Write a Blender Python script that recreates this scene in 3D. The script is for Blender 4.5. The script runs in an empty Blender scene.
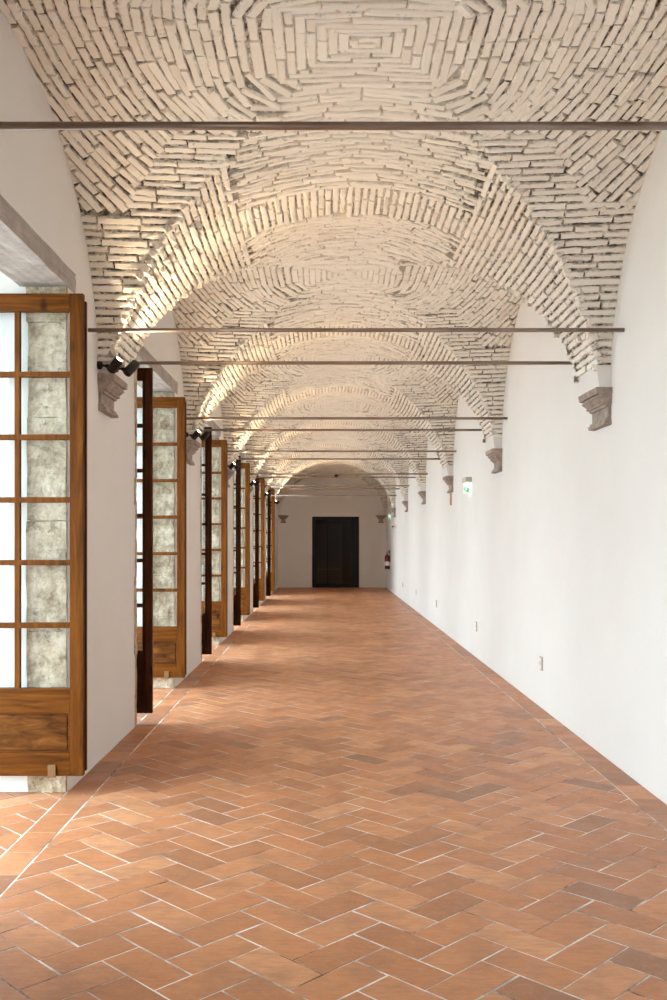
import bpy, bmesh, math, random
from mathutils import Vector, Matrix
random.seed(7)
PI = math.pi
S = bpy.context.scene
COL = S.collection

# ------------------------------------------------------------------ layout (metres; camera at the origin looking along +Y)
XL, XR = -1.546, 1.938           # faces of the two long walls
XC = (XL + XR) / 2
A = (XR - XL) / 2                # half width
P = 3.96                         # bay length
Y1 = 6.63                        # first transverse arch in view
YEND = 30.3
YBACK = -2.6
AF, YC, ZS = 1.655, 1.74, 2.55   # arch half span, half clear length of a bay, springing height
ARCHES = [Y1 + P * k for k in range(-2, 7)]
BAYS = [Y1 - P / 2 + P * k for k in range(-1, 7)]
OPEN = [0.69, 4.65, 8.63, 12.63, 16.63, 20.85, 25.1]     # centres of the window openings
XO = -2.5                        # outer face of the window wall
OH, OZ = 0.975, 3.02             # half width and height of an opening

def sag(y): return -0.006 * (y - Y1)     # the vault sinks slightly along the hall

# ------------------------------------------------------------------ helpers
def link(o, parent=None):
    COL.objects.link(o)
    if parent is not None:
        o.parent = parent
    return o

def tag(o, label=None, cat=None, group=None, kind=None):
    if label: o['label'] = label
    if cat: o['category'] = cat
    if group: o['group'] = group
    if kind: o['kind'] = kind
    return o

def thing(name, label, cat, loc=(0, 0, 0), group=None):
    o = bpy.data.objects.new(name, None)
    o.empty_display_size = 0.1
    o.location = loc
    link(o)
    return tag(o, label, cat, group)

def obj(name, bm, mat, parent=None, smooth=False, loc=None):
    me = bpy.data.meshes.new(name)
    bmesh.ops.recalc_face_normals(bm, faces=bm.faces[:])
    bm.to_mesh(me); bm.free()
    for m in (mat if isinstance(mat, (list, tuple)) else [mat]):
        me.materials.append(m)
    if smooth:
        for p in me.polygons: p.use_smooth = True
    o = bpy.data.objects.new(name, me)
    if loc: o.location = loc
    return link(o, parent)

def struct(name, bm, mat, parent=None, smooth=False):
    return tag(obj(name, bm, mat, parent, smooth), kind='structure')

def BM(): return bmesh.new()

def box(bm, x0, x1, y0, y1, z0, z1, bev=0.0):
    v = [bm.verts.new(c) for c in ((x0,y0,z0),(x1,y0,z0),(x1,y1,z0),(x0,y1,z0),(x0,y0,z1),(x1,y0,z1),(x1,y1,z1),(x0,y1,z1))]
    fs = [bm.faces.new([v[i] for i in q]) for q in ((0,3,2,1),(4,5,6,7),(0,1,5,4),(1,2,6,5),(2,3,7,6),(3,0,4,7))]
    if bev > 0:
        es = set(e for f in fs for e in f.edges)
        bmesh.ops.bevel(bm, geom=list(es), offset=bev, segments=2, affect='EDGES', profile=0.6)
    return bm

def frame_of(d):
    d = Vector(d).normalized()
    up = Vector((0, 0, 1)) if abs(d.z) < 0.95 else Vector((1, 0, 0))
    a = d.cross(up).normalized()
    return d, a, a.cross(d).normalized()

def lathe(bm, base, axis, prof, n=24):
    """prof: list of (radius, distance along the axis), closed at both ends."""
    d, a, b = frame_of(axis)
    base = Vector(base)
    rings = []
    for r, t in prof:
        if r < 1e-6:
            rings.append([bm.verts.new(base + d * t)])
        else:
            rings.append([bm.verts.new(base + d * t + (a * math.cos(2*PI*i/n) + b * math.sin(2*PI*i/n)) * r) for i in range(n)])
    for p, q in zip(rings, rings[1:]):
        for i in range(n):
            j = (i + 1) % n
            if len(p) == 1 and len(q) == 1: continue
            if len(p) == 1: bm.faces.new((p[0], q[i], q[j]))
            elif len(q) == 1: bm.faces.new((p[i], p[j], q[0]))
            else: bm.faces.new((p[i], p[j], q[j], q[i]))
    for rg in (rings[0], rings[-1]):
        if len(rg) > 1: bm.faces.new(rg)
    return bm

def tube(bm, pts, r, n=10):
    pts = [Vector(p) for p in pts]
    rings = []
    a = None
    for i, p in enumerate(pts):
        d = (pts[min(i+1, len(pts)-1)] - pts[max(i-1, 0)]).normalized()
        if a is None: _, a, b = frame_of(d)
        a = (a - d * a.dot(d)).normalized(); b = d.cross(a)
        rings.append([bm.verts.new(p + (a*math.cos(2*PI*k/n) + b*math.sin(2*PI*k/n)) * r) for k in range(n)])
    for p, q in zip(rings, rings[1:]):
        for k in range(n):
            bm.faces.new((p[k], p[(k+1)%n], q[(k+1)%n], q[k]))
    bm.faces.new(rings[0]); bm.faces.new(rings[-1])
    return bm

def copy_tree(o, parent=None):
    c = o.copy(); COL.objects.link(c)
    c.parent = parent
    for ch in list(o.children): copy_tree(ch, c)
    return c

# ------------------------------------------------------------------ materials
def mat(name, col, rough=0.7, metal=0.0, spec=0.3):
    m = bpy.data.materials.new(name); m.use_nodes = True
    b = m.node_tree.nodes['Principled BSDF']
    b.inputs['Base Color'].default_value = (*col, 1)
    b.inputs['Roughness'].default_value = rough
    b.inputs['Metallic'].default_value = metal
    b.inputs['Specular IOR Level'].default_value = spec
    return m

class N:
    """small node-graph helper"""
    def __init__(s, m):
        s.t = m.node_tree; s.b = s.t.nodes['Principled BSDF']
        s.co = s.t.nodes.new('ShaderNodeTexCoord')
    def put(s, sock, v):
        if isinstance(v, bpy.types.NodeSocket): s.t.links.new(v, sock)
        elif v is not None:
            sock.default_value = v
    def mapping(s, scale=(1,1,1), coord='Object', rnd=False):
        mp = s.t.nodes.new('ShaderNodeMapping'); mp.inputs['Scale'].default_value = scale
        s.t.links.new(s.co.outputs[coord], mp.inputs['Vector'])
        if rnd:
            oi = s.t.nodes.new('ShaderNodeObjectInfo')
            mu = s.t.nodes.new('ShaderNodeMath'); mu.operation = 'MULTIPLY'; mu.inputs[1].default_value = 31.0
            s.t.links.new(oi.outputs['Random'], mu.inputs[0])
            s.t.links.new(mu.outputs[0], mp.inputs['Location'])
        return mp.outputs[0]
    def noise(s, vec, scale, detail=4, rough=0.55, dist=0.0):
        n = s.t.nodes.new('ShaderNodeTexNoise')
        n.inputs['Scale'].default_value = scale; n.inputs['Detail'].default_value = detail
        n.inputs['Roughness'].default_value = rough; n.inputs['Distortion'].default_value = dist
        s.t.links.new(vec, n.inputs['Vector'])
        return n.outputs['Fac']
    def ramp(s, fac, stops):
        r = s.t.nodes.new('ShaderNodeValToRGB')
        e = r.color_ramp.elements
        while len(e) < len(stops): e.new(0.5)
        for k, (p, c) in enumerate(stops):
            e[k].position = p
            e[k].color = (*c, 1) if isinstance(c, (tuple, list)) else (c, c, c, 1)
        s.t.links.new(fac, r.inputs['Fac'])
        return r.outputs['Color']
    def mix(s, fac, a, b, mode='MIX'):
        n = s.t.nodes.new('ShaderNodeMix'); n.data_type = 'RGBA'; n.blend_type = mode
        s.put(n.inputs[0], fac)
        for sock, v in ((n.inputs[6], a), (n.inputs[7], b)):
            if isinstance(v, (tuple, list)): v = (*v, 1)[:4]
            s.put(sock, v)
        return n.outputs[2]
    def attr(s, name):
        n = s.t.nodes.new('ShaderNodeAttribute'); n.attribute_name = name
        return n.outputs['Fac']
    def bump(s, h, strength=0.3, dist=0.01):
        n = s.t.nodes.new('ShaderNodeBump')
        n.inputs['Strength'].default_value = strength; n.inputs['Distance'].default_value = dist
        s.t.links.new(h, n.inputs['Height']); s.t.links.new(n.outputs[0], s.b.inputs['Normal'])
    def color(s, c): s.t.links.new(c, s.b.inputs['Base Color'])
    def rough(s, c): s.t.links.new(c, s.b.inputs['Roughness'])

def plaster(name, col, col2):
    m = mat(name, col, 0.85, spec=0.15); g = N(m)
    v = g.mapping()
    g.color(g.mix(g.ramp(g.noise(v, 1.3, 5), [(0.35, 0.0), (0.7, 1.0)]), col, col2))
    g.bump(g.noise(v, 28, 6, 0.6), 0.22, 0.006)
    return m
M_WALL = plaster('white_plaster', (0.805, 0.79, 0.77), (0.775, 0.757, 0.73))
M_WALL_END = plaster('beige_plaster', (0.87, 0.845, 0.81), (0.84, 0.81, 0.77))

m = M_BRICK = mat('limewashed_brick', (0.8, 0.74, 0.65), 0.85, spec=0.15); g = N(m); v = g.mapping()
c = g.mix(g.attr('tint'), (0.83, 0.785, 0.705), (0.91, 0.875, 0.80))
sp = g.ramp(g.noise(v, 17, 7, 0.72), [(0.60, 0.0), (0.70, 1.0)])
big = g.ramp(g.noise(v, 1.1, 3), [(0.40, 0.05), (0.62, 0.8)])
dirt = g.mix(1.0, sp, big, 'MULTIPLY')
c = g.mix(dirt, c, (0.23, 0.205, 0.18))
def side_zone(g, v, lo, hi):        # grime sits towards the side walls, hardly any near the crown line
    sx = g.t.nodes.new('ShaderNodeSeparateXYZ'); g.t.links.new(g.co.outputs['Object'], sx.inputs[0])
    ab = g.t.nodes.new('ShaderNodeMath'); ab.operation = 'SUBTRACT'; ab.inputs[1].default_value = XC; g.t.links.new(sx.outputs[0], ab.inputs[0])
    a2 = g.t.nodes.new('ShaderNodeMath'); a2.operation = 'ABSOLUTE'; g.t.links.new(ab.outputs[0], a2.inputs[0])
    a3 = g.t.nodes.new('ShaderNodeMath'); a3.operation = 'MULTIPLY_ADD'; a3.inputs[1].default_value = 0.34; g.t.links.new(a2.outputs[0], a3.inputs[0])
    g.t.links.new(g.noise(v, 1.4, 3), a3.inputs[2])
    return g.ramp(a3.outputs[0], [(0.50, lo), (0.85, hi)])
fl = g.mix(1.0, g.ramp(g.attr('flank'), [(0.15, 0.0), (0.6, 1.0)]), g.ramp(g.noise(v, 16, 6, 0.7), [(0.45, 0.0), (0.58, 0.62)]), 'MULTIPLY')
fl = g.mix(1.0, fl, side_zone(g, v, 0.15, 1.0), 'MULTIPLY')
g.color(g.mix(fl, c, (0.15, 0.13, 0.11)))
g.bump(g.noise(v, 42, 6, 0.65), 0.55, 0.008)

m = M_MORTAR = mat('dirty_mortar', (0.5, 0.46, 0.4), 0.95, spec=0.1); g = N(m); v = g.mapping()
base = g.mix(g.ramp(g.noise(v, 3.5, 4), [(0.35, 0.0), (0.65, 1.0)]), (0.58, 0.52, 0.44), (0.76, 0.70, 0.61))
fine = g.ramp(g.noise(v, 20, 7, 0.72), [(0.46, 1.0), (0.58, 0.0)])
zone = side_zone(g, v, 0.15, 1.0)
g.color(g.mix(g.mix(1.0, fine, zone, 'MULTIPLY'), base, (0.085, 0.075, 0.065)))
g.bump(g.noise(v, 60, 5), 0.6, 0.01)

m = M_TILE = mat('terracotta_tile', (0.45, 0.2, 0.11), 0.45, spec=0.30); g = N(m); v = g.mapping()
c = g.ramp(g.attr('tint'), [(0.0, (0.31, 0.155, 0.090)), (0.25, (0.42, 0.174, 0.082)), (0.6, (0.56, 0.230, 0.101)), (1.0, (0.67, 0.318, 0.158))])
c = g.mix(g.ramp(g.noise(v, 4.2, 7, 0.68), [(0.46, 0.0), (0.74, 0.62)]), c, (0.26, 0.135, 0.085))
c = g.mix(g.ramp(g.noise(v, 26, 5, 0.7), [(0.52, 0.0), (0.8, 0.45)]), c, (0.60, 0.36, 0.24))
sa = g.noise(g.mapping((60, 60, 60), 'Object'), 1.0, 6, 0.75)
rot = g.t.nodes.new('ShaderNodeMapping'); rot.inputs['Rotation'].default_value = (0, 0, PI/4); rot.inputs['Scale'].default_value = (9, 46, 9)
g.t.links.new(g.co.outputs['Object'], rot.inputs['Vector'])
c = g.mix(g.ramp(g.noise(rot.outputs[0], 1.0, 6, 0.7), [(0.42, 0.0), (0.68, 0.5)]), c, (0.33, 0.145, 0.07))
c = g.mix(g.ramp(sa, [(0.58, 0.0), (0.72, 0.5)]), c, (0.66, 0.42, 0.27))
g.color(c)
g.rough(g.ramp(g.noise(v, 8, 5), [(0.3, 0.32), (0.7, 0.52)]))
g.bump(g.noise(v, 34, 6, 0.6), 0.18, 0.006)

m = M_GROUT = mat('pale_grout', (0.5, 0.44, 0.38), 0.9, spec=0.1); g = N(m); v = g.mapping()
g.color(g.ramp(g.noise(v, 2.6, 6, 0.7), [(0.36, (0.12, 0.10, 0.085)), (0.44, (0.42, 0.36, 0.31)), (0.58, (0.80, 0.77, 0.73))]))

def wood(name, dark, mid, light, rough=0.55):
    m = mat(name, mid, rough, spec=0.10); g = N(m)
    v = g.mapping((14, 14, 1.1), rnd=True)
    c = g.ramp(g.noise(v, 2.4, 7, 0.62, 0.7), [(0.30, dark), (0.5, mid), (0.72, light)])
    kn = g.t.nodes.new('ShaderNodeTexVoronoi'); kn.inputs['Scale'].default_value = 1.0
    g.t.links.new(g.mapping((5.5, 5.5, 2.6), rnd=True), kn.inputs['Vector'])
    c = g.mix(g.ramp(kn.outputs['Distance'], [(0.05, 0.85), (0.16, 0.0)]), c, tuple(x*0.35 for x in dark))
    g.color(c)
    g.bump(g.noise(v, 6, 5), 0.14, 0.004)
    return m
M_WOOD = wood('honey_pine', (0.060, 0.017, 0.0018), (0.120, 0.036, 0.0030), (0.18, 0.060, 0.0060))
M_WOODH = wood('honey_pine_rail', (0.060, 0.017, 0.0018), (0.120, 0.036, 0.0030), (0.18, 0.060, 0.0060))
for nd in M_WOODH.node_tree.nodes:
    if nd.type == 'MAPPING' and nd.inputs['Scale'].default_value[0] > 10:
        nd.inputs['Scale'].default_value = (1.1, 14, 14)
M_PANEL = wood('walnut_panel', (0.035, 0.010, 0.002), (0.10, 0.033, 0.005), (0.20, 0.076, 0.015))
for nd in M_PANEL.node_tree.nodes:
    if nd.type == 'MAPPING' and nd.inputs['Scale'].default_value[0] > 10:
        nd.inputs['Scale'].default_value = (2.2, 14, 9)
M_WOODD = wood('dark_and_shaded_wood', (0.030, 0.0085, 0.003), (0.060, 0.017, 0.005), (0.095, 0.029, 0.008))  # dark wood; on the near leaves this colour stands in for shade
M_TAB = mat('pale_wood_tab', (0.20, 0.105, 0.042), 0.6)
M_BRASS = mat('aged_brass', (0.35, 0.22, 0.09), 0.4, 0.9)

m = M_STONE = mat('limestone_jamb', (0.5, 0.46, 0.4), 0.9, spec=0.15); g = N(m); v = g.mapping()
c = g.ramp(g.noise(v, 7, 10, 0.78, 0.15), [(0.34, (0.20, 0.14, 0.085)), (0.45, (0.43, 0.34, 0.23)), (0.55, (0.62, 0.52, 0.385)), (0.68, (0.82, 0.74, 0.61))])
c = g.mix(g.ramp(g.noise(v, 22, 7, 0.72), [(0.56, 0.0), (0.66, 0.85)]), c, (0.17, 0.13, 0.095))
g.color(c); g.bump(g.noise(v, 18, 8, 0.7), 0.8, 0.014)
m = M_LINTEL = mat('grey_lintel_stone', (0.42, 0.38, 0.36), 0.9, spec=0.15); g = N(m); v = g.mapping()
c = g.ramp(g.noise(v, 7, 8, 0.7, 0.3), [(0.3, (0.33, 0.29, 0.265)), (0.55, (0.45, 0.41, 0.385)), (0.75, (0.56, 0.52, 0.49))])
g.color(c); g.bump(g.noise(v, 26, 7, 0.7), 0.6, 0.01)
m = M_CORBEL = mat('corbel_stone', (0.3, 0.25, 0.22), 0.9, spec=0.15); g = N(m); v = g.mapping(rnd=True)
c = g.ramp(g.noise(v, 12, 8, 0.7, 0.3), [(0.3, (0.22, 0.175, 0.15)), (0.5, (0.38, 0.315, 0.275)), (0.72, (0.50, 0.43, 0.385))])
g.color(c); g.bump(g.noise(v, 34, 7, 0.7), 0.8, 0.012)

m = M_ROD = mat('brown_iron_rod', (0.24, 0.17, 0.13), 0.34, 0.55, 0.5); g = N(m); v = g.mapping((1, 8, 8))
g.color(g.ramp(g.noise(v, 3, 4), [(0.35, (0.22, 0.145, 0.105)), (0.65, (0.34, 0.27, 0.225))]))
M_BLACK = mat('black_bronze', (0.022, 0.016, 0.013), 0.42, 0.3)
M_FRAME = mat('black_door_steel', (0.007, 0.008, 0.010), 0.4, 0.2)
M_WHITEP = mat('white_plastic', (0.80, 0.79, 0.76), 0.4)
M_GREYP = mat('grey_plastic', (0.55, 0.51, 0.46), 0.45)
M_BEIGEP = mat('beige_plastic', (0.50, 0.42, 0.36), 0.5)
M_RED = mat('extinguisher_red', (0.11, 0.008, 0.009), 0.3)
M_RUBBER = mat('black_rubber', (0.012, 0.012, 0.012), 0.6)
M_LABELW = mat('paper_label', (0.75, 0.70, 0.62), 0.6)
M_TERRA = mat('terracotta_strip', (0.50, 0.235, 0.14), 0.8)
M_LOBBY = mat('dim_lobby_paint', (0.34, 0.28, 0.24), 0.8)
M_LOBBYD = mat('lobby_door_paint', (0.50, 0.47, 0.44), 0.5)
M_PAVE = mat('courtyard_stone', (0.40, 0.385, 0.36), 0.9)

def emit(name, col, st):
    m = bpy.data.materials.new(name); m.use_nodes = True
    b = m.node_tree.nodes['Principled BSDF']
    b.inputs['Base Color'].default_value = (*col, 1)
    b.inputs['Emission Color'].default_value = (*col, 1)
    b.inputs['Emission Strength'].default_value = st
    return m
M_LENS = emit('warm_lamp_lens', (1.0, 0.80, 0.55), 14)
M_EXITW = emit('exit_sign_white', (0.80, 1.0, 0.92), 1.1)
M_EXITG = emit('exit_sign_green', (0.02, 0.42, 0.14), 0.55)
M_DIMLAMP = emit('dim_lamp', (0.9, 0.85, 0.75), 0.12)

def glass(name, tint, base=0.05):
    m = bpy.data.materials.new(name); m.use_nodes = True
    t = m.node_tree; t.nodes.clear()
    out = t.nodes.new('ShaderNodeOutputMaterial'); mx = t.nodes.new('ShaderNodeMixShader')
    tr = t.nodes.new('ShaderNodeBsdfTransparent'); gl = t.nodes.new('ShaderNodeBsdfGlossy')
    tr.inputs['Color'].default_value = (*tint, 1); gl.inputs['Roughness'].default_value = 0.02
    lw = t.nodes.new('ShaderNodeLayerWeight'); lw.inputs['Blend'].default_value = 0.5
    pw = t.nodes.new('ShaderNodeMath'); pw.operation = 'POWER'; pw.inputs[1].default_value = 4
    ml = t.nodes.new('ShaderNodeMath'); ml.operation = 'MULTIPLY_ADD'; ml.inputs[1].default_value = 0.6; ml.inputs[2].default_value = base
    t.links.new(lw.outputs['Facing'], pw.inputs[0]); t.links.new(pw.outputs[0], ml.inputs[0])
    t.links.new(ml.outputs[0], mx.inputs[0]); t.links.new(tr.outputs[0], mx.inputs[1]); t.links.new(gl.outputs[0], mx.inputs[2])
    t.links.new(mx.outputs[0], out.inputs['Surface'])
    return m
M_GLASS = glass('window_glass', (0.955, 0.965, 0.965), 0.03)
M_DGLASS = glass('dark_door_glass', (0.62, 0.60, 0.58), 0.02)

# ------------------------------------------------------------------ walls
bm = BM()
edges = [YBACK - 0.3]
for c in OPEN: edges += [c - OH, c + OH]
edges.append(YEND + 0.3)
for i in range(0, len(edges), 2):
    box(bm, XO, XL, edges[i], edges[i+1], -0.12, 4.45)
for c in OPEN:
    box(bm, XO, XL, c - OH, c + OH, OZ + 0.12, 4.45)        # wall above the lintel
struct('wall_left', bm, M_WALL)
bm = BM(); box(bm, XR, XR + 0.35, YBACK - 0.3, YEND + 0.3, -0.12, 4.45); struct('wall_right', bm, M_WALL)
DX0, DX1, DZ = -0.447, 1.066, 2.285
bm = BM()
box(bm, XL, DX0, YEND, YEND + 0.3, -0.12, 4.45); box(bm, DX1, XR, YEND, YEND + 0.3, -0.12, 4.45); box(bm, DX0, DX1, YEND, YEND + 0.3, DZ, 4.45)
struct('wall_far', bm, M_WALL_END)
bm = BM(); box(bm, XL, XR, YBACK - 0.3, YBACK, -0.12, 4.45); struct('wall_back', bm, M_WALL)

# stone dressings of the openings: lintel flush with the wall, rough jamb stones inside the reveal
def rough_box(bm, x0, x1, y0, y1, z0, z1, n=(3, 3, 6), amp=0.006, rnd=random):
    b2 = BM(); box(b2, x0, x1, y0, y1, z0, z1)
    bmesh.ops.subdivide_edges(b2, edges=b2.edges[:], cuts=n[2], use_grid_fill=True)
    for vv in b2.verts:
        vv.co += Vector((rnd.uniform(-amp, amp), rnd.uniform(-amp, amp), rnd.uniform(-amp, amp)))
    me = bpy.data.meshes.new('t'); b2.to_mesh(me); b2.free(); bm.from_mesh(me); bpy.data.meshes.remove(me)
for k, c in enumerate(OPEN):
    bm = BM(); rough_box(bm, XL - 0.285, XL + 0.006, c - OH - 0.16, c + OH + 0.16, OZ, OZ + 0.12, amp=0.003, n=(0, 0, 8))
    struct('trim_%d' % (2*k + 1), bm, M_LINTEL)
    bm = BM()
    for s in (-1, 1):
        ye = c + s * OH
        zz = 0.0
        while zz < OZ - 0.01:
            hh = min(random.uniform(0.42, 0.75), OZ - zz)
            if OZ - zz - hh < 0.2: hh = OZ - zz
            d = random.uniform(0.0, 0.012)
            y0, y1 = sorted((ye - s * (0.012 + d), ye + s * 0.05))
            rough_box(bm, XL - 0.235 + random.uniform(-.012, .012), XL - 0.004, y0, y1, zz, zz + hh - 0.004, n=(0, 0, 7), amp=0.004)
            zz += hh
        if s < 0:   # narrow stone arris showing at the near corner of the wall face
            zz = 0.0
            while zz < OZ - 0.01:
                hh = min(random.uniform(0.16, 0.34), OZ - zz)
                y0, y1 = ye - random.uniform(0.03, 0.09), ye + 0.012
                rough_box(bm, XL - 0.09, XL + random.uniform(0.001, 0.005), y0, y1, zz, zz + hh, n=(0, 0, 4), amp=0.004)
                zz += hh
    struct('trim_%d' % (2*k + 2), bm, M_STONE)
    # fixed outer window frame
    bm = BM()
    xf0, xf1 = XO + 0.02, XO + 0.12
    for s in (-1, 1):
        y0, y1 = sorted((c + s * OH, c + s * (OH - 0.06)))
        box(bm, xf0, xf1, y0, y1, 0, OZ + 0.12, 0.006)
    box(bm, xf0, xf1, c - OH, c + OH, OZ + 0.04, OZ + 0.12, 0.006)
    struct('window_%d' % (k + 1), bm, M_WOODD)

# ------------------------------------------------------------------ floor: herringbone terracotta tiles with border courses
TW = 0.1598
tv, tf, tt = [], [], []
def clip(poly, x0, x1, y0, y1):
    for ax, lim, sg in ((0, x0, 1), (0, x1, -1), (1, y0, 1), (1, y1, -1)):
        out = []
        for i in range(len(poly)):
            p, q = poly[i], poly[(i + 1) % len(poly)]
            ip, iq = sg * (p[ax] - lim) >= 0, sg * (q[ax] - lim) >= 0
            if ip: out.append(p)
            if ip != iq:
                t = (lim - p[ax]) / (q[ax] - p[ax])
                out.append((p[0] + t*(q[0]-p[0]), p[1] + t*(q[1]-p[1])))
        poly = out
        if len(poly) < 3: return None
    return poly
def add_tile(poly, tint):
    n = len(poly); b = len(tv)
    cx = sum(p[0] for p in poly) / n; cy = sum(p[1] for p in poly) / n
    sx, sy, dz = random.gauss(0, .0012), random.gauss(0, .0012), abs(random.gauss(0, .0004))
    for ins, z0 in ((0.0, -0.012), (0.0, -0.0009), (0.0012, 0.0)):
        for p in poly:
            dx, dy = p[0] - cx, p[1] - cy
            L = math.hypot(dx, dy) or 1
            f = max(0, 1 - ins * 1.4 / L)
            z = z0 + (dx*sx + dy*sy + dz if z0 > -0.01 else 0)
            tv.append((cx + dx*f, cy + dy*f, z))
    for r in (0, 1):
        for i in range(n):
            j = (i + 1) % n
            tf.append((b + r*n + i, b + r*n + j, b + (r+1)*n + j, b + (r+1)*n + i)); tt.append(tint)
    tf.append(tuple(b + 2*n + i for i in range(n))); tt.append(tint)
def area(p): return 0.5 * abs(sum(p[i][0]*p[(i+1)%len(p)][1] - p[(i+1)%len(p)][0]*p[i][1] for i in range(len(p))))
R2 = math.sqrt(0.5)
OX, OY = -0.0104, 3.4755                  # corner of one tile, read off the photograph
G = 0.0032
def field(x0, x1, y0, y1, rnd):
    cs = [((x-OX)*R2 + (y-OY)*R2, -(x-OX)*R2 + (y-OY)*R2) for x in (x0, x1) for y in (y0, y1)]
    i0, i1 = int(min(a for a, _ in cs)/TW) - 3, int(max(a for a, _ in cs)/TW) + 3
    j0, j1 = int(min(b for _, b in cs)/TW) - 3, int(max(b for _, b in cs)/TW) + 3
    for i in range(i0, i1):
        for j in range(j0, j1):
            k = (i - j) % 4
            if k == 0: q = (i*TW, (i+2)*TW, j*TW, (j+1)*TW)
            elif k == 3: q = (i*TW, (i+1)*TW, j*TW, (j+2)*TW)
            else: continue
            ca, cb = (q[0]+q[1])/2, (q[2]+q[3])/2
            wx, wy = OX + (ca - cb)*R2, OY + (ca + cb)*R2
            if not (x0-.3 < wx < x1+.3 and y0-.3 < wy < y1+.3): continue
            j1_, j2_, rot = rnd.gauss(0, .0011), rnd.gauss(0, .0011), rnd.gauss(0, .004)
            g2 = G + abs(rnd.gauss(0, .0007))
            pl = []
            for a, b in ((q[0]+g2, q[2]+g2), (q[1]-g2, q[2]+g2), (q[1]-g2, q[3]-g2), (q[0]+g2, q[3]-g2)):
                a, b = a - (b-cb)*rot + j1_, b + (a-ca)*rot + j2_
                pl.append((OX + (a - b)*R2, OY + (a + b)*R2))
            pl = clip(pl, x0 + G, x1 - G, y0 + G, y1 - G)
            if pl and area(pl) > 0.0004:
                add_tile(pl, min(1, max(0, rnd.gauss(0.60, 0.20) if rnd.random() > .06 else rnd.uniform(.05, .3))))
rt = random.Random(3)
BL, BR = -1.378, XR - 0.168
field(BL + 0.004, BR - 0.003, YBACK, YEND, rt)
for c in OPEN: field(XO, XL - 0.003, c - OH, c + OH, rt)
for x0, x1 in ((XL + 0.004, BL - 0.002), (BR + 0.001, XR)):
    y = YBACK
    while y < YEND:
        add_tile([(x0+.001, y+.002), (x1-.001, y+.002), (x1-.001, min(y+.308, YEND)), (x0+.001, min(y+.308, YEND))], min(1, max(0, rt.gauss(0.42, .2))))
        y += 0.31
me = bpy.data.meshes.new('floor_tile'); me.from_pydata(tv, [], tf); me.materials.append(M_TILE)
at = me.attributes.new('tint', 'FLOAT', 'FACE'); at.data.foreach_set('value', tt)
fl_tiles = bpy.data.objects.new('floor_tile', me)
bm = BM(); box(bm, XO, XR, YBACK, YEND, -0.12, -0.0010)
floor = struct('floor', bm, M_GROUT)
link(fl_tiles, floor)
bm = BM(); box(bm, -16, XO, -14, 44, -0.3, -0.06); struct('ground', bm, M_PAVE)

# ------------------------------------------------------------------ the vault
def za(x, y, af=AF, yc=YC, up=0.0):
    r = 1.34 + 0.06 * max(0.0, 1 - (y / yc) ** 2)
    return ZS + up + r * max(0.0, 1 - (x / af) ** 2) ** 0.56
def zb(x, y, yc=YC, up=0.0):
    r = 1.40 + 0.06 * (x / A) ** 2
    return ZS + up + r * math.sqrt(max(0.0, 1 - (y / yc) ** 2))
def smax(a, b, k=0.04):
    h = max(k - abs(a - b), 0.0) / k
    return max(a, b) + h*h*k*0.25
# mortar bed behind the bricks: one continuous shell
OFF = 0.011
xs = sorted(set([round(s * (AF + OFF) * math.sin(PI/2 * i/34), 5) for i in range(35) for s in (-1, 1)] + [-A-.12, -A, A, A+.12, AF+OFF+.0005, -AF-OFF-.0005]))
ys = []
yb = sorted(set([round(s * (YC + OFF) * math.sin(PI/2 * i/34), 5) for i in range(35) for s in (-1, 1)] + [YC+OFF+.0005, -YC-OFF-.0005]))
verts, faces = [], []
for c in [BAYS[0] - P] + BAYS:
    for y in yb + [P/2]: ys.append((c, y))
ys = [(c, y) for c, y in ys if YBACK - .25 < c + y < YEND + .25]
for c, y in ys:
    for x in xs:
        a_ = za(x, y, AF+OFF, YC+OFF, OFF) if abs(x) <= AF + OFF else ZS
        b_ = zb(x, y, YC+OFF, OFF) if abs(y) <= YC + OFF else ZS
        verts.append((XC + x, c + y, max(ZS + (.088 if x < 0 else 0), smax(a_, b_) if min(a_, b_) > ZS + .02 else max(a_, b_)) + sag(c + y)))
nx = len(xs)
for j in range(len(ys) - 1):
    for i in range(nx - 1):
        faces.append((j*nx+i, j*nx+i+1, (j+1)*nx+i+1, (j+1)*nx+i))
me = bpy.data.meshes.new('ceiling'); me.from_pydata(verts, [], faces); me.materials.append(M_MORTAR)
for p in me.polygons: p.use_smooth = True
ceiling = bpy.data.objects.new('ceiling', me); link(ceiling); tag(ceiling, kind='structure')

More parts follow.
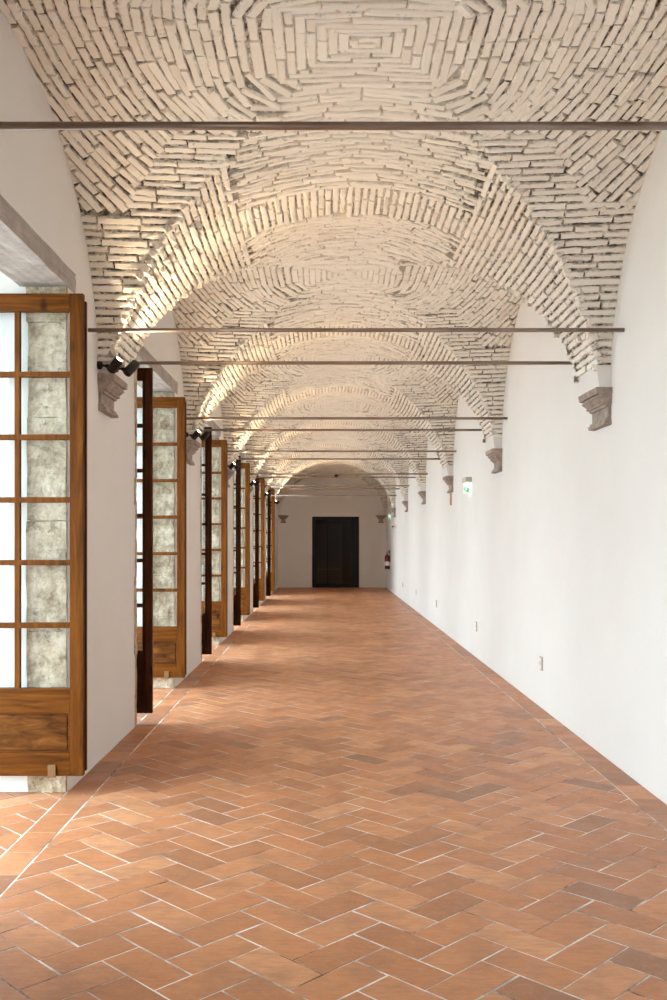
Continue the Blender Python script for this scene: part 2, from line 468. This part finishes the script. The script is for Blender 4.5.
class Bricks:
    def __init__(s, seed): s.v, s.f, s.t, s.e, s.r = [], [], [], [], random.Random(seed)
    def add(s, p0, p1, n, w, h, ch=0.007, jit=0.0022):
        r = s.r; ch = r.uniform(.005, .012)
        t = p1 - p0; L = t.length
        if L < 0.035: return
        t /= L; n = (n - t * n.dot(t)).normalized(); sd = n.cross(t)
        yaw = r.gauss(0, 0.006)
        tilt0, tilt1 = r.gauss(0, .0022), r.gauss(0, .0022)
        b = len(s.v)
        prof = ((-w/2, -0.045), (-w/2, h-ch), (-w/2+ch, h), (w/2-ch, h), (w/2, h-ch), (w/2, -0.045))
        ns = 5
        for k in range(ns):
            u = k / (ns - 1)
            e = 0.0
            for q, (a, c) in enumerate(prof):
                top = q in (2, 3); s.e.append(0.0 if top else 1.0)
                ue = u * L
                if top and k in (0, ns - 1): ue += ch * (1 if k == 0 else -1)
                o = p0 + t*ue + sd*(a + (u-.5)*L*yaw + r.uniform(-jit, jit)) + n*(c + (tilt0*(1-u) + tilt1*u if c > 0 - .03 else 0) + r.uniform(-jit, jit))
                s.v.append(o[:])
        ti = min(1, max(0, r.gauss(.55, .25)))
        for k in range(ns - 1):
            for q in range(5):
                s.f.append((b+k*6+q, b+k*6+q+1, b+(k+1)*6+q+1, b+(k+1)*6+q)); s.t.append(ti)
        for k in (0, ns - 1):
            s.f.append(tuple(b+k*6+q for q in range(6))); s.t.append(ti)
    def chain(s, pts, normal, w, lo=.18, hi=.33, gap=.004, rough=1.0, over=0.0):
        """cut a run of points (about 2 cm apart) into bricks"""
        r = s.r
        if len(pts) < 3: return
        i = 0; n = len(pts)
        first = r.uniform(.4, 1.0)
        while i < n - 1:
            want = r.uniform(lo, hi) * first; first = 1.0
            j = i; acc = 0.0
            while j < n - 1 and acc < want:
                acc += (pts[j+1] - pts[j]).length; j += 1
            if n - 1 - j < 3: j = n - 1
            p0, p1 = pts[i], pts[j]
            d = (p1 - p0)
            if d.length > 0.03:
                d.normalize()
                mid = pts[(i + j)//2]
                ext = r.uniform(0, over) if (j == n-1 or i == 0) else 0
                q0 = p0 + d*gap*r.uniform(.2, .8) - (d*ext if i == 0 else Vector())
                q1 = p1 - d*gap*r.uniform(.2, .8) + (d*ext if j == n-1 else Vector())
                s.add(q0, q1, normal(mid), w * r.uniform(.95, 1.05), max(-.005, r.gauss(0.0, .0065*rough)), jit=.001 + .0026*rough)
            i = j
    def build(s, name):
        s.v = [(a, b, c + sag(b)) for a, b, c in s.v]
        me = bpy.data.meshes.new(name); me.from_pydata(s.v, [], s.f); me.materials.append(M_BRICK)
        a = me.attributes.new('tint', 'FLOAT', 'FACE'); a.data.foreach_set('value', s.t)
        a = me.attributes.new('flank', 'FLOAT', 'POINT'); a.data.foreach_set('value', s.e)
        return link(bpy.data.objects.new(name, me), ceiling)

def arc_levels(f, xmax, pitch):
    """values of x at equal arc lengths along z=f(x)"""
    out, s, nxt = [], 0.0, pitch * 0.5
    px, pz = 0.0, f(0.0)
    for i in range(1, 4001):
        x = xmax * math.sin(PI/2 * i/4000); z = f(x)
        s += math.hypot(x-px, z-pz)
        if s >= nxt: out.append(x); nxt += pitch
        px, pz = x, z
    return out
def ngrad(f, x, y):
    e = 1e-3
    xa, ya = min(abs(x), AF - .004) * (1 if x >= 0 else -1), y
    return f, e
def normal_a(x, y):
    x = math.copysign(min(abs(x), AF - .003), x); e = .0008
    gx = (za(x+e, y) - za(x-e, y)) / (2*e); gy = (za(x, y+.01) - za(x, y-.01)) / .02
    return Vector((gx, gy, -1)).normalized()
def normal_b(x, y):
    y = math.copysign(min(abs(y), YC - .003), y); e = .0008
    gy = (zb(x, y+e) - zb(x, y-e)) / (2*e)
    return Vector((0, gy, -1)).normalized()
def Ybound(ax): return min(1.23, max(0.74, 0.9 + (ax - 1.18) * 1.3))
PITCH = 0.051
LEV_B = arc_levels(lambda y: zb(1.3, y), YC, PITCH)
LEV_A = arc_levels(lambda x: za(x, YC), AF, PITCH)
XB = 0.80

def brick_bay(c, seed, vis_from=None):
    B = Bricks(seed); r = B.r
    O = Vector((XC, c, 0))
    ok_y = lambda y: (vis_from is None or c + y > vis_from)
    # horizontal courses on the low part of the two side webs
    for y0 in LEV_B:
        for sy in (-1, 1):
            y = y0 * sy
            if not ok_y(y): continue
            if zb(A, y) < ZS + .09 or c + y > YEND: continue
            for sx in (-1, 1):
                if sx < 0 and zb(A, y) < ZS + .17: continue
                pts, x = [], A + 0.02
                jit = r.uniform(-.05, .05)
                while x > 0.05:
                    if zb(x, y) > za(x, y) - .004 and y0 > Ybound(x) + jit - .02:
                        pts.append(O + Vector((x*sx, y, zb(x, y))))
                    elif pts: break
                    x -= 0.02
                B.chain(pts, lambda p: normal_b(p.x - XC, p.y - c), PITCH - .010, over=.04)
    # concentric courses around the crown
    for q in range(8):
        hx, hy = .055 + q*.053, .026 + q*.0445
        cr = [Vector((-hx, -hy, 0)), Vector((hx, -hy, 0)), Vector((hx, hy, 0)), Vector((-hx, hy, 0))]
        for e in range(4):
            a_, b_ = cr[e], cr[(e+1) % 4]
            if not ok_y(a_.y): continue
            d_ = (b_ - a_); m_ = max(3, int(d_.length/.02)); sh = d_.normalized() * .02
            pts = []
            for u in range(m_ + 1):
                w_ = a_ + d_ * (u/m_) + sh * (u/m_)
                pts.append(O + Vector((w_.x, w_.y, max(za(w_.x, w_.y), zb(w_.x, w_.y)) - .002)))
            B.chain(pts, lambda p: Vector((0, 0, -1)), (.0445 if e % 2 == 0 else .053) - .002, .22, .5, .002, 0.35)
    n = 0.405
    while n < 2.6:
        smooth = n < 0.52
        pitch = .058 if smooth else .049
        p = max(2.5, 6.5 - (n - .40) * 7.5)
        runs, cur = [], []
        steps = max(24, int(2*PI*n*1.1/.02))
        for k in range(steps + 1):
            th = 2*PI*k/steps
            ct, st = math.cos(th), math.sin(th)
            ex = 1.19 - .04 * min(1, max(0, (n - .4) / .6)); x = ex * n * math.copysign(abs(ct)**(2/p), ct); y = n * math.copysign(abs(st)**(2/p), st)
            ax, ay = abs(x), abs(y)
            good = ax < A + .03 and ay < YC - .01 and ok_y(y) and c + y < YEND
            if good:
                a_, b_ = za(x, y), zb(x, y)
                if n < .8: lat = True
                else:
                    lat = b_ > a_
                    good = (ay < Ybound(ax) + .02 if lat else ax < XB + .06*math.sin(n*40))
                z = max(a_, b_)
            if good: cur.append(O + Vector((x, y, z)))
            elif cur: runs.append(cur); cur = []
        if cur: runs.append(cur)
        if len(runs) > 1 and (runs[0][0] - runs[-1][-1]).length < .03:
            runs[0] = runs.pop() + runs[0]
        for run in runs:
            def nm(q):
                x, y = q.x - XC, q.y - c
                return normal_a(x, y) if za(x, y) > zb(x, y) else normal_b(x, y)
            if smooth: B.chain(run, nm, pitch - .003, .16, .24, .002, 0.3)
            else:
                q_ = run[len(run)//2]
                kx = ex if abs(q_.x - XC) > abs(q_.y - c) else 1.0
                B.chain(run, nm, pitch * kx - .008, .15, .29, .004, 1.0)
        n += pitch
    return B
def brick_arch(B, yk, sides=(-1, 1)):
    r = B.r
    for x0 in LEV_A:
        for sx in (-1, 1):
            x = x0 * sx
            if za(x, YC) < ZS + (.12 if sx > 0 else .20): continue
            pts, t = [], -P/2
            lim0 = 0 if -1 not in sides else -P/2
            lim1 = 0 if 1 not in sides else P/2
            jit = r.uniform(-.03, .03)
            while t <= lim1:
                yl = P/2 - abs(t)
                in_strip = abs(t) < P/2 - YC
                if t >= lim0 and (in_strip or (x0 > XB + jit*.5 and za(x, yl) > zb(x, yl) - .004)):
                    if yk + t < YEND: pts.append(Vector((XC + x, yk + t, za(x, yl))))
                elif pts: break
                t += 0.02
            B.chain(pts, lambda p: normal_a(p.x - XC, P/2 - abs(p.y - yk)), PITCH - .010, .19, .34, over=.05)
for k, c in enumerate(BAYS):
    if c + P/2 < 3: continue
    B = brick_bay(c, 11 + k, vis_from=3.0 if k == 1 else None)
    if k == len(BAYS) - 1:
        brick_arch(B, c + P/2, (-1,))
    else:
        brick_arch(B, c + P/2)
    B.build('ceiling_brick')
# smooth plaster springers between corbel and first bricks
bm = BM()
for yk in ARCHES[1:]:
    hs = P/2 - YC + .008
    y1 = min(yk + hs, YEND)
    for s in (-1, 1):
        b2 = BM()
        xa_, xb_ = sorted((XC + s*(AF + .006), XC + s*(A + .02)))
        box(b2, xa_, xb_, yk - hs, y1, ZS - .01 if s > 0 or yk > YEND else ZS + .09, ZS + (.14 if s > 0 else .22))
        for vv in b2.verts:
            if vv.co.z > ZS + .1 and abs(vv.co.x - XC) < AF + .03: vv.co.x -= s * .022
            vv.co.z += sag(yk)
        me = bpy.data.meshes.new('t'); b2.to_mesh(me); b2.free(); bm.from_mesh(me); bpy.data.meshes.remove(me)
obj('ceiling_trim', bm, M_WALL, ceiling)

# ------------------------------------------------------------------ corbels
def corbel_mesh(w0=.188, kw=.32):
    """origin on the wall face, at the bottom of the corbel; projects along +X; long side along Y"""
    h = 0.25
    prof = [(0.0, .038), (.004, .046), (.026, .048), (.030, .040), (.044, .036), (.046, .026), (.058, .020), (.122, .020), (.123, .036), (.138, .040),
            (.140, .056), (.152, .062), (.153, .050), (.166, .066), (.184, .088), (.190, .092), (.191, .080), (.206, .084), (.207, .106), (.250, .112)]
    bm = BM(); rings = []
    for z, d in prof:
        hw = w0 + d * kw
        rings.append([bm.verts.new((x, y, z)) for x, y in ((-.03, -hw), (d, -hw), (d, 0 - hw/3), (d, hw/3), (d, hw), (-.03, hw))])
    for p, q in zip(rings, rings[1:]):
        for i in range(6): bm.faces.new((p[i], p[(i+1)%6], q[(i+1)%6], q[i]))
    bm.faces.new(rings[0]); bm.faces.new(rings[-1])
    rr = random.Random(5)
    for vv in bm.verts: vv.co += Vector((rr.uniform(-.0025, .0025), rr.uniform(-.004, .004), rr.uniform(-.002, .002)))
    return bm
ORD = ['first', 'second', 'third', 'fourth', 'fifth', 'sixth']
NEARW = ['nearest', 'second', 'third', 'fourth', 'fifth', 'sixth']
first = None
def put_corbel(x, y, rz, label, group, mesh=None):
    global first
    if first is None:
        first = obj('corbel', corbel_mesh(), M_CORBEL); o = first
    else:
        o = first.copy(); COL.objects.link(o)
    if mesh: o.data = mesh
    o.location = (x, y - (.05 if y < YEND else 0), ZS - .25 - (.07 if mesh else 0) + (.085 if rz == 0 else -.008) + sag(y)); o.rotation_euler = (0, 0, rz)
    return tag(o, label, 'corbel', group)
for k in range(6):
    y = Y1 + P*k
    put_corbel(XL, y, 0.0, '%s moulded stone corbel along the window wall, under two black spotlights' % NEARW[k], 'corbels of the window wall')
for k in range(6):
    y = Y1 + P*k
    put_corbel(XR, y, PI, '%s moulded grey stone corbel along the plain windowless wall' % NEARW[k], 'corbels of the plain wall')
bm = corbel_mesh(.040, 1.15); bmesh.ops.recalc_face_normals(bm, faces=bm.faces[:])
end_me = bpy.data.meshes.new('corbel'); bm.to_mesh(end_me); bm.free(); end_me.materials.append(M_CORBEL)
put_corbel(XL + .17, YEND, -PI/2, 'small stone corbel on the end wall beside the last window pier', 'corbels of the end wall', end_me)
put_corbel(XR - .17, YEND, -PI/2, 'small stone corbel on the end wall above the fire extinguisher', 'corbels of the end wall', end_me)

# ------------------------------------------------------------------ tie rods
rods = [(Y1 - P + .5, 1.400), (6.11, 1.371), (7.15, 1.354), (10.04, 1.31), (11.08, 1.308), (13.97, 1.333), (15.0, 1.309), (17.9, 1.276), (18.94, 1.283), (21.83, 1.282), (22.87, 1.268), (25.76, 1.247)]
names = ['thick brown tie rod crossing high above everything, nearest to the viewer',
         'tie rod in front of the nearest vault arch', 'tie rod just behind the nearest vault arch']
for k in range(1, 5):
    names += ['tie rod in front of the %s vault arch' % ORD[k], 'tie rod just behind the %s vault arch' % ORD[k]]
names.append('last tie rod before the dark end wall, the lowest line across the arch')
rod0 = None
for (y, h), nm_ in zip(rods, names):
    if rod0 is None:
        bm = BM(); lathe(bm, (-A - .08, 0, 0), (1, 0, 0), [(0.0135, 0), (0.0135, 2*A + .16)], 16)
        rod0 = o = obj('tie_rod', bm, M_ROD, smooth=False)
        for p in o.data.polygons: p.use_smooth = len(p.vertices) == 4
    else:
        o = rod0.copy(); COL.objects.link(o)
    o.location = (XC, y, 1.5 + h)
    tag(o, 'brown iron ' + nm_.replace('thick brown ', '') if 'thick' not in nm_ else nm_, 'tie rod', 'iron tie rods under the vault')

# ------------------------------------------------------------------ casement leaves
LW, LZ0, LZ1, TH = 0.80, 0.0, 2.838, 0.045
def make_leaf(side, face):
    """hinge at the origin, leaf along +X; side=+1: closing batten on the +Y face"""
    t = thing('casement_leaf', '-', 'window leaf')
    st, mu = 0.080, 0.032
    y0, y1 = -TH/2, TH/2
    wv, wh = face
    bm = BM(); box(bm, LW - st, LW, y0, y1, 0, LZ1, .004); obj('stile', bm, wv, t)
    bm = BM(); box(bm, 0, st + .02, y0, y1, 0, LZ1, .004); obj('stile', bm, wv, t)
    zb0, zb1, zl0, zl1, zt = 0.0, .135, .37, .515, LZ1 - .105
    xi0, xi1 = st + .02, LW - st
    for nm_, a, b in (('bottom_rail', zb0, zb1), ('lock_rail', zl0, zl1), ('top_rail', zt, LZ1)):
        bm = BM(); box(bm, xi0, xi1, y0 + .001, y1 - .001, a, b, .003); obj(nm_, bm, wh, t)
    bm = BM(); xm = (xi0 + xi1)/2
    box(bm, xm - mu/2, xm + mu/2, y0 + .006, y1 - .006, zl1, zt, .003)
    ph = (zt - zl1)/6
    for i in range(1, 6):
        z = zl1 + ph*i
        box(bm, xi0, xi1, y0 + .004, y1 - .004, z - mu/2, z + mu/2, .003)
    obj('muntin', bm, wv, t)
    bm = BM(); e = .008
    for i in range(6):
        for a, b in ((xi0, xm), (xm, xi1)):
            box(bm, a, b, -.002, .002, zl1 + ph*i, zl1 + ph*(i+1))
    obj('glazing', bm, M_GLASS, t)
    bm = BM(); box(bm, xi0, xi1, -.006, .006, zb1, zl0)
    b2 = .016
    box(bm, xi0 + b2, xi1 - b2, -.011, .011, zb1 + b2, zl0 - b2, .005)
    pn = obj('panel', bm, M_PANEL if face is not DARK else M_WOODD, t)
    bm = BM()
    for s in (-1, 1):
        a, b = sorted((s*.004, s*.015))
        m_ = .008
        box(bm, xi0, xi1, a, b, zb1, zb1 + m_, .003); box(bm, xi0, xi1, a, b, zl0 - m_, zl0, .003)
        box(bm, xi0, xi0 + m_, a, b, zb1, zl0, .003); box(bm, xi1 - m_, xi1, a, b, zb1, zl0, .003)
    obj('moulding', bm, wh, pn)
    bm = BM(); ya, yb_ = sorted((side*y1, side*(y1 + .032)))
    box(bm, LW - .045, LW + .006, ya, yb_, .02, LZ1 - .035, .004); obj('closing_batten', bm, M_WOODD, t)
    bm = BM(); ya, yb_ = sorted((-side*y1, -side*(y1 + .012)))
    box(bm, LW - st - .125, LW - st - .078, ya, yb_, -.006, .068, .003); obj('stop_tab', bm, M_TAB, t)
    for z in (.35, 1.45, 2.5):
        bm = BM(); lathe(bm, (-.006, side*(y1 + .006), z), (0, 0, 1), [(.009, 0), (.009, .11)], 10); obj('hinge', bm, M_BRASS, t)
    return t
DARK = (M_WOODD, M_WOODD)  # near leaves: their shade is put into a darker wood colour
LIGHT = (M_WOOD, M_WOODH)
leaf_far = leaf_near = None
XH = XL + .118 - LW
for k, c in enumerate(OPEN):
    # leaf against the far jamb
    if c + OH > 3:
        if leaf_far is None: o = leaf_far = make_leaf(1, LIGHT)
        else: o = copy_tree(leaf_far)
        o.location = (XH, c + OH - .078, .118)
        tag(o, 'honey-brown twelve-pane window leaf on the far jamb of the %s window opening' % NEARW[k-1], 'window leaf', 'window leaves on the far jambs')
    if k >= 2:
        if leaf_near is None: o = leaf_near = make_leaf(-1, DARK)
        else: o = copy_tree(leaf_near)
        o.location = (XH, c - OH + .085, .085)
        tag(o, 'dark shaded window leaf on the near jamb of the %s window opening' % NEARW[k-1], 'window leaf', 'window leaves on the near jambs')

# ------------------------------------------------------------------ spotlights over the window-wall corbels
def make_spot(axis, energy):
    """origin at the mount on the masonry"""
    t = thing('spotlight', '-', 'spotlight')
    bm = BM(); lathe(bm, (-.02, 0, 0), (1, 0, 0), [(.0, 0), (.026, .0), (.028, .02), (.026, .034), (.014, .040), (0, .041)], 20); obj('mount', bm, M_BLACK, t)
    bm = BM(); tube(bm, [(.015, 0, 0), (.045, 0, -.004), (.075, 0, -.006)], .007); lathe(bm, (.052, 0, -.016), (0, 0, 1), [(.012, 0), (.012, .022)], 14); obj('arm', bm, M_BLACK, t)
    ax = Vector(axis).normalized(); ctr = Vector((.105, 0, .0))
    bm = BM(); lathe(bm, ctr - ax*.055, ax, [(0, 0), (.026, 0), (.033, .006), (.033, .110), (.030, .114), (.028, .104), (0, .103)], 28)
    hd = obj('head', bm, M_BLACK, t)
    for p in hd.data.polygons: p.use_smooth = len(p.vertices) == 4
    bm = BM(); lathe(bm, ctr + ax*.0485, ax, [(0, 0), (.027, 0), (.027, .003), (0, .004)], 24); obj('lens', bm, M_LENS, hd)
    L = bpy.data.lights.new('spot_beam', 'SPOT'); L.energy = energy; L.color = (1.0, 0.74, 0.46); L.spot_size = math.radians(100); L.spot_blend = 0.9; L.shadow_soft_size = .02
    lo = bpy.data.objects.new('spot_beam', L); link(lo, t)
    lo.location = ctr + ax*.075
    lo.rotation_euler = (-ax).to_track_quat('Z', 'Y').to_euler()
    return t
pa = pb = None
SPOT_E = 54
for k in range(6):
    y = Y1 + P*k
    if pa is None:
        pa = a = make_spot((.62, -.34, .66), SPOT_E); pb = b = make_spot((.55, .42, .72), SPOT_E)
    else:
        a, b = copy_tree(pa), copy_tree(pb)
        if k == 5:                      # the last pair also lights the end of the hall and burns brighter
            for h_ in (a, b):
                for ch in h_.children:
                    if ch.type == 'LIGHT': ch.data = ch.data.copy(); ch.data.energy = SPOT_E * 1.7
    a.location = (XL + .012, y - .262, 2.69 + sag(y))
    b.location = (XC - AF + .002, y - .115, 2.695 + sag(y))
    where = 'the nearest corbel' if k == 0 else 'the %s corbel' % ORD[k]
    tag(a, 'spotlight with glowing lens, nearer of the pair above %s of the window wall' % where, 'spotlight', 'black spotlights above the corbels')
    tag(b, 'spotlight turned away, further of the pair above %s of the window wall' % where, 'spotlight', 'black spotlights above the corbels')

# ------------------------------------------------------------------ far door with a dim lobby behind it
bm = BM(); t_ = .07
yf0, yf1 = YEND - .02, YEND + .12
box(bm, DX0, DX0 + .12, yf0, yf1, 0, DZ, .004); box(bm, DX1 - .26, DX1, yf0, yf1, 0, DZ, .004)
box(bm, DX0 + .12, DX1 - .26, yf0, yf1, DZ - .10, DZ, .004); box(bm, DX0 + .12, DX1 - .26, yf0, yf1, 0, .13, .004)
door = struct('door_1', bm, M_FRAME)
bm = BM(); xm = DX0 + .12 + .37
box(bm, DX0 + .12, DX1 - .26, YEND + .03, YEND + .042, .13, DZ - .10); obj('door_glass', bm, M_DGLASS, door)
bm = BM(); box(bm, xm - .008, xm + .008, YEND + .02, YEND + .05, .13, DZ - .10); obj('door_stile', bm, M_FRAME, door)
bm = BM(); tube(bm, [(DX0 + .085, YEND - .02, 1.0), (DX0 + .085, YEND - .07, 1.0), (DX0 + .085, YEND - .07, 1.22), (DX0 + .085, YEND - .02, 1.22)], .010); obj('door_handle', bm, M_FRAME, door)
bm = BM()
lx0, lx1, ly1, lz = DX0 - .3, DX1 + .3, YEND + 2.6, 2.6
box(bm, lx0 - .1, lx0, YEND + .3, ly1, 0, lz); box(bm, lx1, lx1 + .1, YEND + .3, ly1, 0, lz); box(bm, lx0 - .1, lx1 + .1, ly1, ly1 + .1, 0, lz)
box(bm, lx0 - .1, lx1 + .1, YEND + .3, ly1 + .1, lz, lz + .1); box(bm, lx0 - .1, lx1 + .1, YEND + .12, ly1 + .1, -.12, 0)
struct('wall_lobby', bm, M_LOBBY)
bm = BM(); dx0, dx1, yb2 = DX0 + .08, DX1 - .5, ly1
box(bm, dx0, dx0 + .07, yb2 - .05, yb2, 0, 2.05, .005); box(bm, dx1 - .07, dx1, yb2 - .05, yb2, 0, 2.05, .005); box(bm, dx0, dx1, yb2 - .05, yb2, 2.05, 2.12, .005)
d2 = struct('door_2', bm, M_LOBBYD)
xm2 = (dx0 + dx1)/2
for a, b in ((dx0 + .07, xm2 - .004), (xm2 + .004, dx1 - .07)):
    bm = BM(); box(bm, a, b, yb2 - .035, yb2 - .002, .01, 2.05, .003); obj('door_panel', bm, M_LOBBYD, d2)
bm = BM(); box(bm, dx0 + .07, dx1 - .07, yb2 - .075, yb2 - .055, .50, .53, .004); obj('push_bar', bm, M_WHITEP, d2)
bm = BM(); lathe(bm, (.36, YEND + 1.4, lz - .03), (0, 0, 1), [(0, -.035), (.10, -.02), (.12, .0), (.12, .03)], 24)
tag(obj('ceiling_lamp', bm, M_DIMLAMP), 'small round dim lamp seen through the top of the dark glass door', 'lamp')

# ------------------------------------------------------------------ small fittings on the plain wall and at the end
def exit_sign(y, label):
    t = thing('exit_sign', label, 'sign', (XR, y, 2.24), 'lit exit signs')
    bm = BM(); box(bm, -.085, 0, -.16, .16, .045, .115, .008); obj('housing', bm, M_GREYP, t)
    bm = BM(); box(bm, -.058, -.040, -.15, .15, -.09, .045, .003); pl = obj('sign_panel', bm, M_EXITW, t)
    # pictogram: green field with door, running figure and arrow left white
    bm = BM(); xg = -.0595
    def flat(poly):
        vs = [bm.verts.new((xg, a, b)) for a, b in poly] + [bm.verts.new((xg - .0012, a, b)) for a, b in poly]
        n = len(poly)
        bm.faces.new(vs[:n]); bm.faces.new(vs[n:])
        for i in range(n): bm.faces.new((vs[i], vs[(i+1)%n], vs[n+(i+1)%n], vs[n+i]))
    flat([(-.14, -.085), (.0, -.085), (.0, -.055), (-.14, -.055)])              # ground block
    flat([(-.03, -.05), (.0, -.05), (.0, .035), (-.03, .035)])                   # door
    flat([(-.10, -.05), (-.085, -.05), (-.06, -.005), (-.055, .012), (-.085, .012), (-.095, -.01)])   # body
    flat([(-.073, .016), (-.058, .016), (-.058, .032), (-.073, .032)])           # head
    flat([(.02, -.06), (.075, -.06), (.075, -.083), (.13, -.035), (.075, .015), (.075, -.012), (.02, -.012)])  # arrow
    obj('pictogram', bm, M_EXITG, pl)
    bm = BM(); box(bm, -.0605, -.0375, -.152, -.1505, -.092, -.03); obj('end_cap', bm, M_EXITG, t)
    return t
exit_sign(12.66, 'glowing exit sign box on the plain wall between the second and third corbels')
exit_sign(28.2, 'small glowing exit sign on the plain wall above the fire extinguisher')

outlet0 = None
for k, y in enumerate((8.45, 12.1, 16.5, 20.2, 23.7)):
    if outlet0 is None:
        o = outlet0 = thing('wall_outlet', '-', 'outlet')
        bm = BM(); box(bm, -.012, .002, -.05, .05, -.06, .06, .003); obj('plate', bm, M_BEIGEP, o)
        bm = BM(); box(bm, -.014, -.011, -.043, .043, -.052, .052, .002); cv = obj('cover', bm, M_WHITEP, o)
        bm = BM(); lathe(bm, (-.0145, .005, .002), (-1, 0, 0), [(0, 0), (.018, 0), (.018, .0006), (0, .0008)], 18); obj('socket', bm, M_GREYP, cv)
    else: o = copy_tree(outlet0)
    o.location = (XR, y, .40)
    tag(o, '%s wall outlet low on the plain white wall, counting away from the viewer' % NEARW[k], 'outlet', 'outlets low on the plain wall')

t = thing('fire_extinguisher', 'dark red fire extinguisher hanging on the wall near the end corner', 'fire extinguisher', (XR - .09, 28.35, .66))
bm = BM(); lathe(bm, (0, 0, 0), (0, 0, 1), [(0, 0), (.070, 0), (.077, .015), (.077, .34), (.070, .38), (.045, .41), (.022, .425), (.022, .44), (0, .44)], 28); bd = obj('cylinder', bm, M_RED, t, smooth=True)
bm = BM(); lathe(bm, (0, 0, .10), (0, 0, 1), [(.0775, 0), (.0785, .004), (.0785, .12), (.0775, .124)], 28); obj('instruction_label', bm, M_LABELW, bd)
bm = BM(); lathe(bm, (0, 0, -.004), (0, 0, 1), [(.0, 0), (.079, 0), (.080, .03), (.078, .035), (0, .035)], 28); obj('base_ring', bm, M_RUBBER, t)
bm = BM(); lathe(bm, (0, 0, .44), (0, 0, 1), [(.018, 0), (.018, .03), (0, .031)], 14); box(bm, -.012, .012, -.06, .035, .462, .472, .002); box(bm, -.012, .012, -.075, .02, .488, .497, .002); obj('valve', bm, M_RUBBER, t)
bm = BM(); tube(bm, [(0, .03, .455), (0, .075, .44), (0, .095, .38), (0, .092, .25), (0, .086, .16)], .009); obj('hose', bm, M_RUBBER, t)
bm = BM(); box(bm, .07, .092, -.02, .02, .2, .44, .003); obj('bracket', bm, M_RUBBER, t)

t = thing('alarm_switch', 'small red alarm call point on the plain wall just above the extinguisher', 'alarm', (XR, 28.5, 1.17))
bm = BM(); box(bm, -.045, .0, -.045, .045, -.05, .05, .006); obj('box', bm, M_RED, t)
bm = BM(); box(bm, -.048, -.043, -.028, .028, -.03, .03, .002); obj('button_cover', bm, M_WHITEP, t)

t = thing('wall_camera', 'small white camera unit on a bracket on the plain wall past the last corbel', 'camera', (XR, 25.95, 1.90))
bm = BM(); lathe(bm, (0, 0, 0), (-1, 0, 0), [(0, -.005), (.045, 0), (.045, .012), (.018, .02), (.014, .06), (0, .062)], 20); obj('bracket', bm, M_WHITEP, t)
bm = BM(); lathe(bm, (-.09, .07, .02), (-.1, -1, -.12), [(0, 0), (.040, .0), (.046, .01), (.046, .15), (.040, .16), (0, .158)], 22); bd = obj('housing', bm, M_WHITEP, t)
bm = BM(); lathe(bm, (-.106, -.088, .001), (-.1, -1, -.12), [(0, 0), (.028, 0), (.028, .006), (0, .008)], 20); obj('lens', bm, M_RUBBER, bd)

t = thing('dome_camera', 'small black dome camera high on the end wall under the crown of the last arch', 'camera', (.33, YEND, 3.585))
bm = BM(); box(bm, -.05, .05, -.03, .01, -.05, .05, .006); obj('base', bm, M_RUBBER, t)
bm = BM(); lathe(bm, (0, -.03, -.005), (0, -1, -.2), [(.062, 0), (.060, .025), (.047, .05), (.026, .066), (0, .070)], 20); obj('dome', bm, M_BLACK, t)
bm = BM(); box(bm, .085, .11, -.02, .01, -.03, .03, .003); obj('junction', bm, M_TERRA, t)

bm = BM(); lathe(bm, (XR, 28.7, 2.70), (-1, 0, 0), [(0, -.005), (.06, 0), (.06, .018), (.035, .045), (0, .048)], 22)
tag(obj('smoke_detector', bm, M_WHITEP), 'small round white detector high on the plain wall above the far exit sign', 'detector')

bm = BM(); rough_box(bm, XR - .012, XR + .01, Y1 + 2*P - .06, Y1 + 2*P + .07, 2.055, 2.235, n=(0, 0, 3), amp=.002)
tag(obj('terracotta_inset', bm, M_TERRA), 'narrow terracotta strip set in the plain wall right under the third corbel', 'wall inset')

# ------------------------------------------------------------------ light
W = bpy.data.worlds.new('World'); S.world = W; W.use_nodes = True
bg = W.node_tree.nodes['Background']
bg.inputs['Color'].default_value = (0.765, 0.925, 1.0, 1); bg.inputs['Strength'].default_value = 9.5
L = bpy.data.lights.new('sun', 'SUN'); L.energy = 5; L.angle = math.radians(.6); L.color = (1.0, 0.985, 0.965)
o = bpy.data.objects.new('sun', L); link(o); o.location = (6, 10, 20)
o.rotation_euler = Vector((math.cos(math.radians(74)), -.12, math.sin(math.radians(74)))).to_track_quat('Z', 'Y').to_euler()
for k, c in enumerate(OPEN):
    L = bpy.data.lights.new('window_portal', 'AREA'); L.shape = 'RECTANGLE'; L.size = 2*OH; L.size_y = OZ + .1
    L.cycles.is_portal = True
    o = bpy.data.objects.new('window_portal', L); link(o)
    o.location = (XO - .01, c, (OZ + .1)/2); o.rotation_euler = (PI/2, 0, -PI/2)

# ------------------------------------------------------------------ camera
cam = bpy.data.cameras.new('camera'); cam.sensor_fit = 'AUTO'; cam.sensor_width = 36
cam.lens = 36 * 940 / 1000
cam.shift_x = 7.5 / 1000; cam.shift_y = 41 / 1000
cam.clip_start = .05
co = bpy.data.objects.new('camera', cam); link(co)
co.location = (0, 0, 1.5); co.rotation_euler = (PI/2, 0, 0)
S.camera = co
S.view_settings.view_transform = 'Standard'; S.view_settings.look = 'None'
S.view_settings.exposure = 0.12; S.view_settings.gamma = 1.0; S.view_settings.use_curve_mapping = False
S.cycles.use_denoising = True
S.cycles.max_bounces = 14; S.cycles.diffuse_bounces = 8; S.cycles.transparent_max_bounces = 24
S.cycles.sample_clamp_indirect = 8
